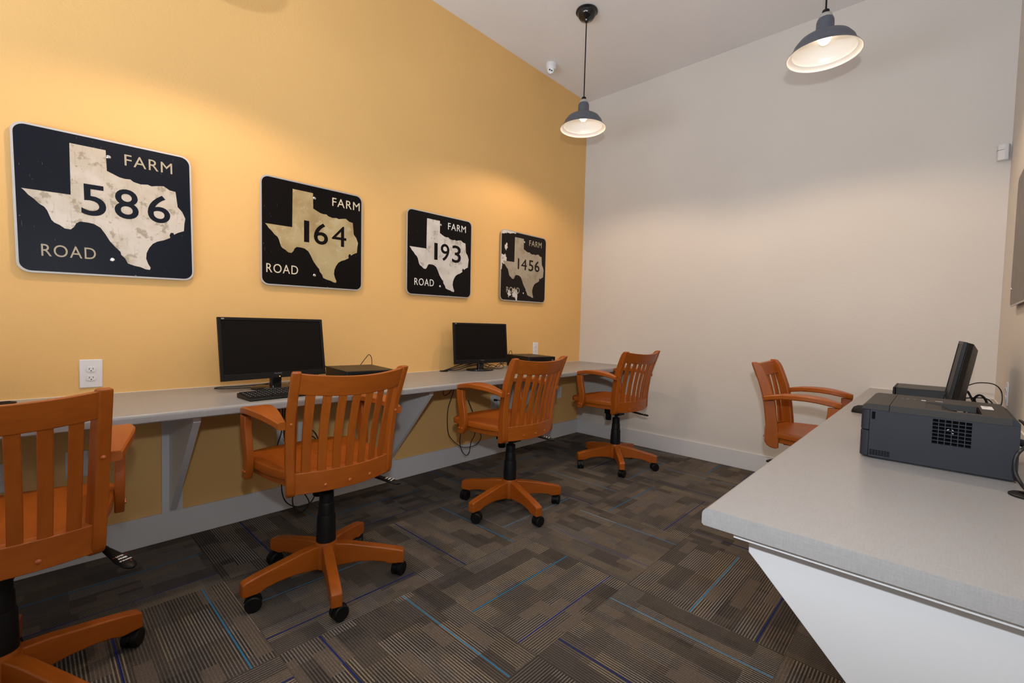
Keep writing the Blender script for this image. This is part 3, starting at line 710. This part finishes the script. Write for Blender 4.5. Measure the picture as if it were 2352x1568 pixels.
# ------------------------------------------------------------------ printer
X0, X1, Y0, Y1, ZT = 2.622, 2.946, -2.278, -1.925, .925
t = empty('laser_printer', 'dark slate laser printer on the right worktop', 'printer', ((X0 + X1) / 2, (Y0 + Y1) / 2, D))
px, py = (X0 + X1) / 2, (Y0 + Y1) / 2
def pb(bm, x0, x1, y0, y1, z0, z1): box(bm, x0 - px, x1 - px, y0 - py, y1 - py, z0 - D, z1 - D)
zc = ZT - .018
vx0, vx1, vz0, vz1 = 2.782, 2.862, .832, .903
bm = bmesh.new()   # shell pieces around the vent opening and the tray well
pb(bm, X0 + .022, vx0, Y0, Y1, D + .006, zc); pb(bm, vx1, X1 + .003, Y0, Y1, D + .006, zc)
pb(bm, vx0, vx1, Y0, Y1, D + .006, vz0); pb(bm, vx0, vx1, Y0, Y0 + .02, vz1, zc); pb(bm, vx0, vx1, Y0 + .02, Y1, vz0, zc - .055)
pb(bm, vx0, vx1, Y0 + .02, Y0 + .03, vz0, zc)
body = mesh_obj('printer_body', bm, M['slate'], t)
bm = bmesh.new()
pb(bm, X0 + .03, X1 - .005, Y0 + .01, Y1 - .01, D, D + .006); mesh_obj('foot_plate', bm, M['rubber'], t)
for z0, z1, nm in ((D + .006, D + .083, 'paper_tray'), (D + .085, zc, 'front_cover')):
    bm = bmesh.new(); pr = [(X0 + .0215, Y0 + .002), (X0 + .012, Y0 + .002), (X0 + .004, Y0 + .006), (X0, Y0 + .016), (X0, Y1 - .016), (X0 + .004, Y1 - .006), (X0 + .012, Y1 - .002), (X0 + .0215, Y1 - .002)]
    prism(bm, pr, lambda a, b, tt: (a - px, b - py, tt - D), z0, z1); mesh_obj(nm, bm, M['slate'], t, bevel=.002)
# vent grille
bm = bmesh.new(); pb(bm, vx0, vx1, Y0 + .016, Y0 + .0205, vz0, vz1); vg = mesh_obj('vent_opening', bm, M['slot'], t)
bm = bmesh.new()
for k in range(8):
    z = vz0 + (vz1 - vz0) * k / 7; pb(bm, vx0, vx1, Y0 - .0008, Y0 + .006, z - .0011, z + .0011)
for k in range(7):
    x = vx0 + (vx1 - vx0) * k / 6; pb(bm, x - .0009, x + .0009, Y0 - .0006, Y0 + .004, vz0, vz1)
mesh_obj('vent_grille', bm, M['slate'], t)
bm = bmesh.new()
for a, z, q in ((2.817, .881, 20), (2.815, .874, -30), (2.825, .873, 50), (2.824, .865, 5)):
    box(bm, -.0025, .0025, -.0003, .0003, -.0008, .0008, Matrix.Translation((a - px, Y0 + .014 - py, z - D)) @ Matrix.Rotation(R(q), 4, 'Y'))
mesh_obj('fan_glint', bm, M['paper'], vg)
bm = bmesh.new()
for r in range(4):
    for k in range(7): pb(bm, 2.647 + k * .0068, 2.6528 + k * .0068, Y0 - .0004, Y0 + .001, .7725 + r * .0042 - .0, .7748 + r * .0042)
mesh_obj('air_slots', bm, M['slot'], t)
bm = bmesh.new(); pb(bm, X0 + .026, X0 + .034, Y0 - .0004, Y0 + .001, .880, .902); mesh_obj('finger_recess', bm, M['slot'], t)
# top cover, split around the output well
wx0, wx1, wy0, wy1 = 2.765, 2.880, -2.248, -2.075
bm = bmesh.new()
pb(bm, 2.6885, wx0, Y0 - .002, Y1, zc, ZT); pb(bm, wx1, X1 - .012, Y0 - .002, Y1, zc, ZT)
pb(bm, wx0, wx1, Y0 - .002, wy0, zc, ZT); pb(bm, wx0, wx1, wy1, Y1, zc, ZT)
tc = mesh_obj('top_cover', bm, M['slate_top'], t)
bm = bmesh.new(); pr = [(X0 + .002, zc), (2.6875, zc), (2.6875, ZT), (X0 + .014, ZT), (X0 + .005, ZT - .004), (X0 + .001, ZT - .012)]
prism(bm, pr, lambda a, b, tt: (a - px, tt - py, b - D), Y0 - .001, Y1); mesh_obj('manual_feed_lid', bm, M['slate_top'], t, bevel=.001)
bm = bmesh.new(); pr = [(wx0, zc - .02), (wx0, ZT - .002), (wx0 + .035, ZT - .006), (wx1 - .004, zc - .03), (wx1 - .004, zc - .04)]
prism(bm, pr, lambda a, b, tt: (a - px, tt - py, b - D), wy0, wy1); mesh_obj('output_tray', bm, M['slate_top'], t)
bm = bmesh.new(); pb(bm, wx1 - .004, wx1, wy0, wy1, zc - .045, ZT - .001); mesh_obj('output_slot', bm, M['slot'], t)
bm = bmesh.new(); pr = [(X1 - .012, zc), (X1 - .012, ZT - .001), (X1 + .004, ZT - .020), (X1 + .006, zc)]
prism(bm, [(X1 - .012, zc - .01), (X1 - .012, ZT - .002), (X1 + .003, ZT - .012), (X1 + .003, zc - .01)], lambda a, b, tt: (a - px, tt - py, b - D), Y0 + .004, Y1 - .004); mesh_obj('rear_cover', bm, M['slate'], t)
for x in (2.706, 2.7205, 2.7355):
    bm = bmesh.new(); lathe(bm, [(.0045, 0), (.0045, .0012), (.0035, .0016)], 16, (x - px, -2.045 - py, ZT - D)); mesh_obj('control_button', bm, M['dim'], tc, smooth=True)
bm = bmesh.new(); pb(bm, 2.752, 2.763, -2.05, -2.036, ZT, ZT + .0003); pb(bm, 2.785, 2.802, -2.03, -2.026, ZT, ZT + .0003); mesh_obj('printed_marks', bm, M['paper'], tc)
bm = bmesh.new(); pb(bm, 2.886, 2.910, -2.11, -2.03, ZT, ZT + .0004); mesh_obj('sticker', bm, M['paper'], tc)
bm = bmesh.new(); pb(bm, 2.891, 2.901, -2.055, -2.045, ZT + .0004, ZT + .0006); mesh_obj('sticker_print', bm, M['dim'], tc)

# ------------------------------------------------------------------ cables and grommets
def cable(label, pts, r=.0026, group=None, plug=None, cat='cable'):
    bm = bmesh.new(); tube(bm, pts, r, 8, 8)
    if plug:
        for p, q in plug:
            p = Vector(p); q = Vector(q); d = (q - p); tube(bm, [p, p + d * .5, q], .0095, 10, 2)
    o = mesh_obj('power_cable', bm, M['cable'], smooth=True); tag(o, label, cat, group); return o
def grommet(label, x, y, z=D, r=.036, hood=False):
    t = empty('cable_grommet', label, 'grommet', (x, y, z), R(20))
    bm = bmesh.new(); lathe(bm, [(r - .002, 0), (r, .001), (r, .004), (r - .003, .006), (.001, .006)], 36); mesh_obj('cap', bm, M['blackplas'], t, smooth=True)
    bm = bmesh.new(); box(bm, -.011, .011, -.012, .020, .006, .0066); mesh_obj('cable_notch', bm, M['slot'], t)
    return t
grommet('round black cable grommet in the worktop at the left picture edge', .085, -4.085)
grommet('black cable grommet in the worktop behind the monitor under sign 193', .062, -1.86, r=.032)
grommet('black cable grommet on the right worktop beside the printer, at the picture edge', 2.957, -2.405, r=.034)
cable('thin black cable loop lying on the worktop left of the left monitor', [(.17, -3.09, .80), (.15, -3.13, .775), (.11, -3.24, .765), (.085, -3.33, .764), (.10, -3.365, .763), (.135, -3.34, .763), (.165, -3.24, .763), (.175, -3.16, .764), (.16, -3.05, .766), (.12, -2.98, .764)], .0024)
cable('black cables tangled behind the left monitor stand', [(.18, -3.02, .82), (.15, -2.99, .775), (.19, -2.98, .764), (.16, -3.03, .764), (.12, -2.98, .775), (.16, -2.92, .80), (.10, -2.86, .79), (.09, -2.83, .80)], .003)
cable('thin black wire arching over the left computer case', [(.030, -2.56, .775), (.045, -2.535, .835), (.05, -2.50, .882), (.05, -2.475, .905), (.05, -2.458, .885), (.048, -2.452, .84), (.04, -2.46, .775)], .0022)
cable('black cable from the left monitor to the left computer case', [(.17, -2.93, .84), (.13, -2.87, .865), (.11, -2.82, .868), (.095, -2.79, .85), (.09, -2.77, .82)], .0028)
cable('thin black wire arching over the computer case under sign 193', [(.03, -1.12, .80), (.028, -1.115, .87), (.025, -1.095, .893), (.025, -1.075, .885), (.03, -1.065, .80)], .0022)
for k, pts in enumerate(([(.062, -1.85, .768), (.08, -1.80, .785), (.10, -1.72, .81), (.12, -1.65, .83)],
                         [(.066, -1.86, .768), (.09, -1.79, .778), (.12, -1.70, .80), (.13, -1.62, .82)],
                         [(.062, -1.84, .768), (.10, -1.76, .770), (.09, -1.64, .79), (.10, -1.55, .80)],
                         [(.12, -1.52, .80), (.10, -1.44, .775), (.08, -1.38, .790), (.10, -1.32, .770), (.08, -1.27, .785), (.07, -1.22, .80)],
                         [(.13, -1.50, .79), (.15, -1.42, .768), (.18, -1.37, .766), (.17, -1.32, .780), (.11, -1.30, .800), (.09, -1.24, .790), (.06, -1.20, .79)],
                         [(.10, -1.50, .81), (.07, -1.42, .80), (.09, -1.36, .765), (.06, -1.30, .775), (.06, -1.22, .81)])):
    cable(('uppermost black cable rising from the grommet to the monitor under sign 193', 'middle of the three black cables between grommet and monitor under sign 193', 'lowest black cable from the grommet, lying along the wall behind the monitor under sign 193',
           'wavy black cable nearest the wall in the tangle right of the far monitor stand', 'black cable lying lowest on the worktop in the tangle right of the far monitor stand', 'black cable looping highest against the wall right of the far monitor stand')[k], pts, .0034 if k < 3 else .0026, ('cables from the grommet', 'tangled cables by the far computer')[k > 2])
# hanging cables under the worktop by chair two
cable('black cable hanging from the worktop behind the second chair, coiled above the floor', [(.10, -3.02, .72), (.10, -3.02, .62), (.11, -3.03, .50), (.12, -3.02, .38), (.13, -3.03, .28), (.14, -3.05, .20), (.15, -3.04, .12), (.15, -3.00, .07), (.15, -2.93, .045), (.15, -2.88, .07), (.15, -2.87, .12), (.15, -2.91, .17), (.14, -2.96, .165), (.14, -2.99, .10), (.15, -2.975, .03), (.15, -2.93, .02), (.15, -2.90, .06), (.14, -2.93, .13), (.13, -2.98, .24)], .0034)
for k, pts in enumerate(([(.08, -3.06, .722), (.08, -3.045, .62), (.08, -3.03, .50), (.08, -3.05, .42), (.09, -3.08, .34), (.10, -3.10, .26)],
                         [(.09, -3.03, .722), (.09, -3.03, .60), (.09, -3.02, .50), (.09, -3.00, .40), (.10, -2.98, .30)],
                         [(.085, -3.005, .722), (.09, -3.00, .60), (.10, -2.99, .50), (.10, -2.97, .42), (.11, -2.95, .32)])):
    cable(('leftmost black cable hanging behind the second chair, crossing the outlet', 'middle black cable hanging straight under the worktop behind the second chair', 'rightmost of the three black cables hanging straight down behind the second chair')[k], pts, .0034, 'cables hanging behind the second chair')
cable('black plug and cable in the upper socket behind the second chair', [(.03, -2.862, .468), (.06, -2.84, .455), (.065, -2.82, .42), (.06, -2.80, .36), (.07, -2.78, .28)], .003, plug=[((.009, -2.868, .470), (.040, -2.860, .466))])
cable('black plug and cable in the lower socket behind the second chair', [(.03, -2.862, .430), (.06, -2.84, .420), (.065, -2.82, .39), (.07, -2.81, .33), (.08, -2.80, .26)], .003, plug=[((.009, -2.868, .431), (.040, -2.860, .428))])
# chair three
cable('long black cable looping down under the worktop beside the third chair', [(.18, -1.80, .72), (.16, -1.88, .68), (.15, -1.925, .63), (.15, -1.92, .595), (.15, -1.87, .61), (.15, -1.83, .66), (.15, -1.84, .60), (.15, -1.88, .50), (.15, -1.885, .38), (.15, -1.86, .28), (.15, -1.76, .19), (.15, -1.67, .165), (.15, -1.58, .175), (.15, -1.54, .22), (.15, -1.555, .28), (.15, -1.56, .34)], .003)
cable('black cable loop hanging low under the seat of the third chair', [(.15, -1.72, .40), (.15, -1.745, .32), (.15, -1.76, .22), (.15, -1.73, .14), (.15, -1.69, .105), (.15, -1.66, .13), (.15, -1.645, .20), (.15, -1.61, .25), (.15, -1.60, .32), (.14, -1.62, .42), (.12, -1.66, .53)], .003)
cable('black plug and cable in the outlet above the seat of the third chair', [(.03, -1.255, .474), (.055, -1.245, .475), (.070, -1.232, .45), (.075, -1.228, .40), (.08, -1.228, .32)], .003, plug=[((.009, -1.262, .474), (.034, -1.256, .474))])
# right worktop
cable('thin black wire arcing from the edge on monitor toward the right wall', [(2.885, -.98, .90), (2.93, -.90, .915), (2.99, -.80, .905), (3.02, -.74, .86), (3.01, -.80, .795), (2.95, -.86, .775), (2.90, -.88, .77)], .0026)
cable('thick black cable coiled behind the edge on monitor', [(2.885, -1.05, .78), (2.882, -1.03, .85), (2.890, -1.0, .878), (2.905, -.99, .85), (2.925, -.98, .80), (2.940, -.97, .775), (2.935, -.99, .80), (2.915, -1.02, .845), (2.930, -1.03, .868), (2.950, -1.02, .85), (2.965, -1.0, .80), (2.975, -.99, .772)], .0048)
cable('black wire looping beside the coiled cable behind the printer', [(2.885, -1.0, .845), (2.92, -.98, .85), (2.955, -.98, .85), (2.975, -1.0, .83), (2.97, -1.03, .80), (2.94, -1.05, .785)], .0026)
cable('thick black power cable leaving the back of the printer and dropping into the grommet', [(2.951, -2.235, .862), (2.966, -2.245, .856), (2.988, -2.265, .835), (2.998, -2.31, .80), (2.980, -2.37, .785), (2.966, -2.40, .768)], .0042, plug=[((2.951, -2.235, .862), (2.964, -2.243, .858))])
cable('thick black cable sweeping round the near corner of the printer into the grommet', [(2.990, -2.22, .872), (2.968, -2.285, .868), (2.950, -2.33, .861), (2.941, -2.335, .847), (2.937, -2.338, .825), (2.940, -2.342, .798), (2.949, -2.362, .778), (2.954, -2.392, .773), (2.955, -2.405, .768)], .0042)
cable('black cable curving down behind the back of the printer to the worktop', [(2.953, -2.20, .915), (2.962, -2.215, .905), (2.985, -2.22, .86), (3.010, -2.21, .81), (3.015, -2.19, .766)], .0036)
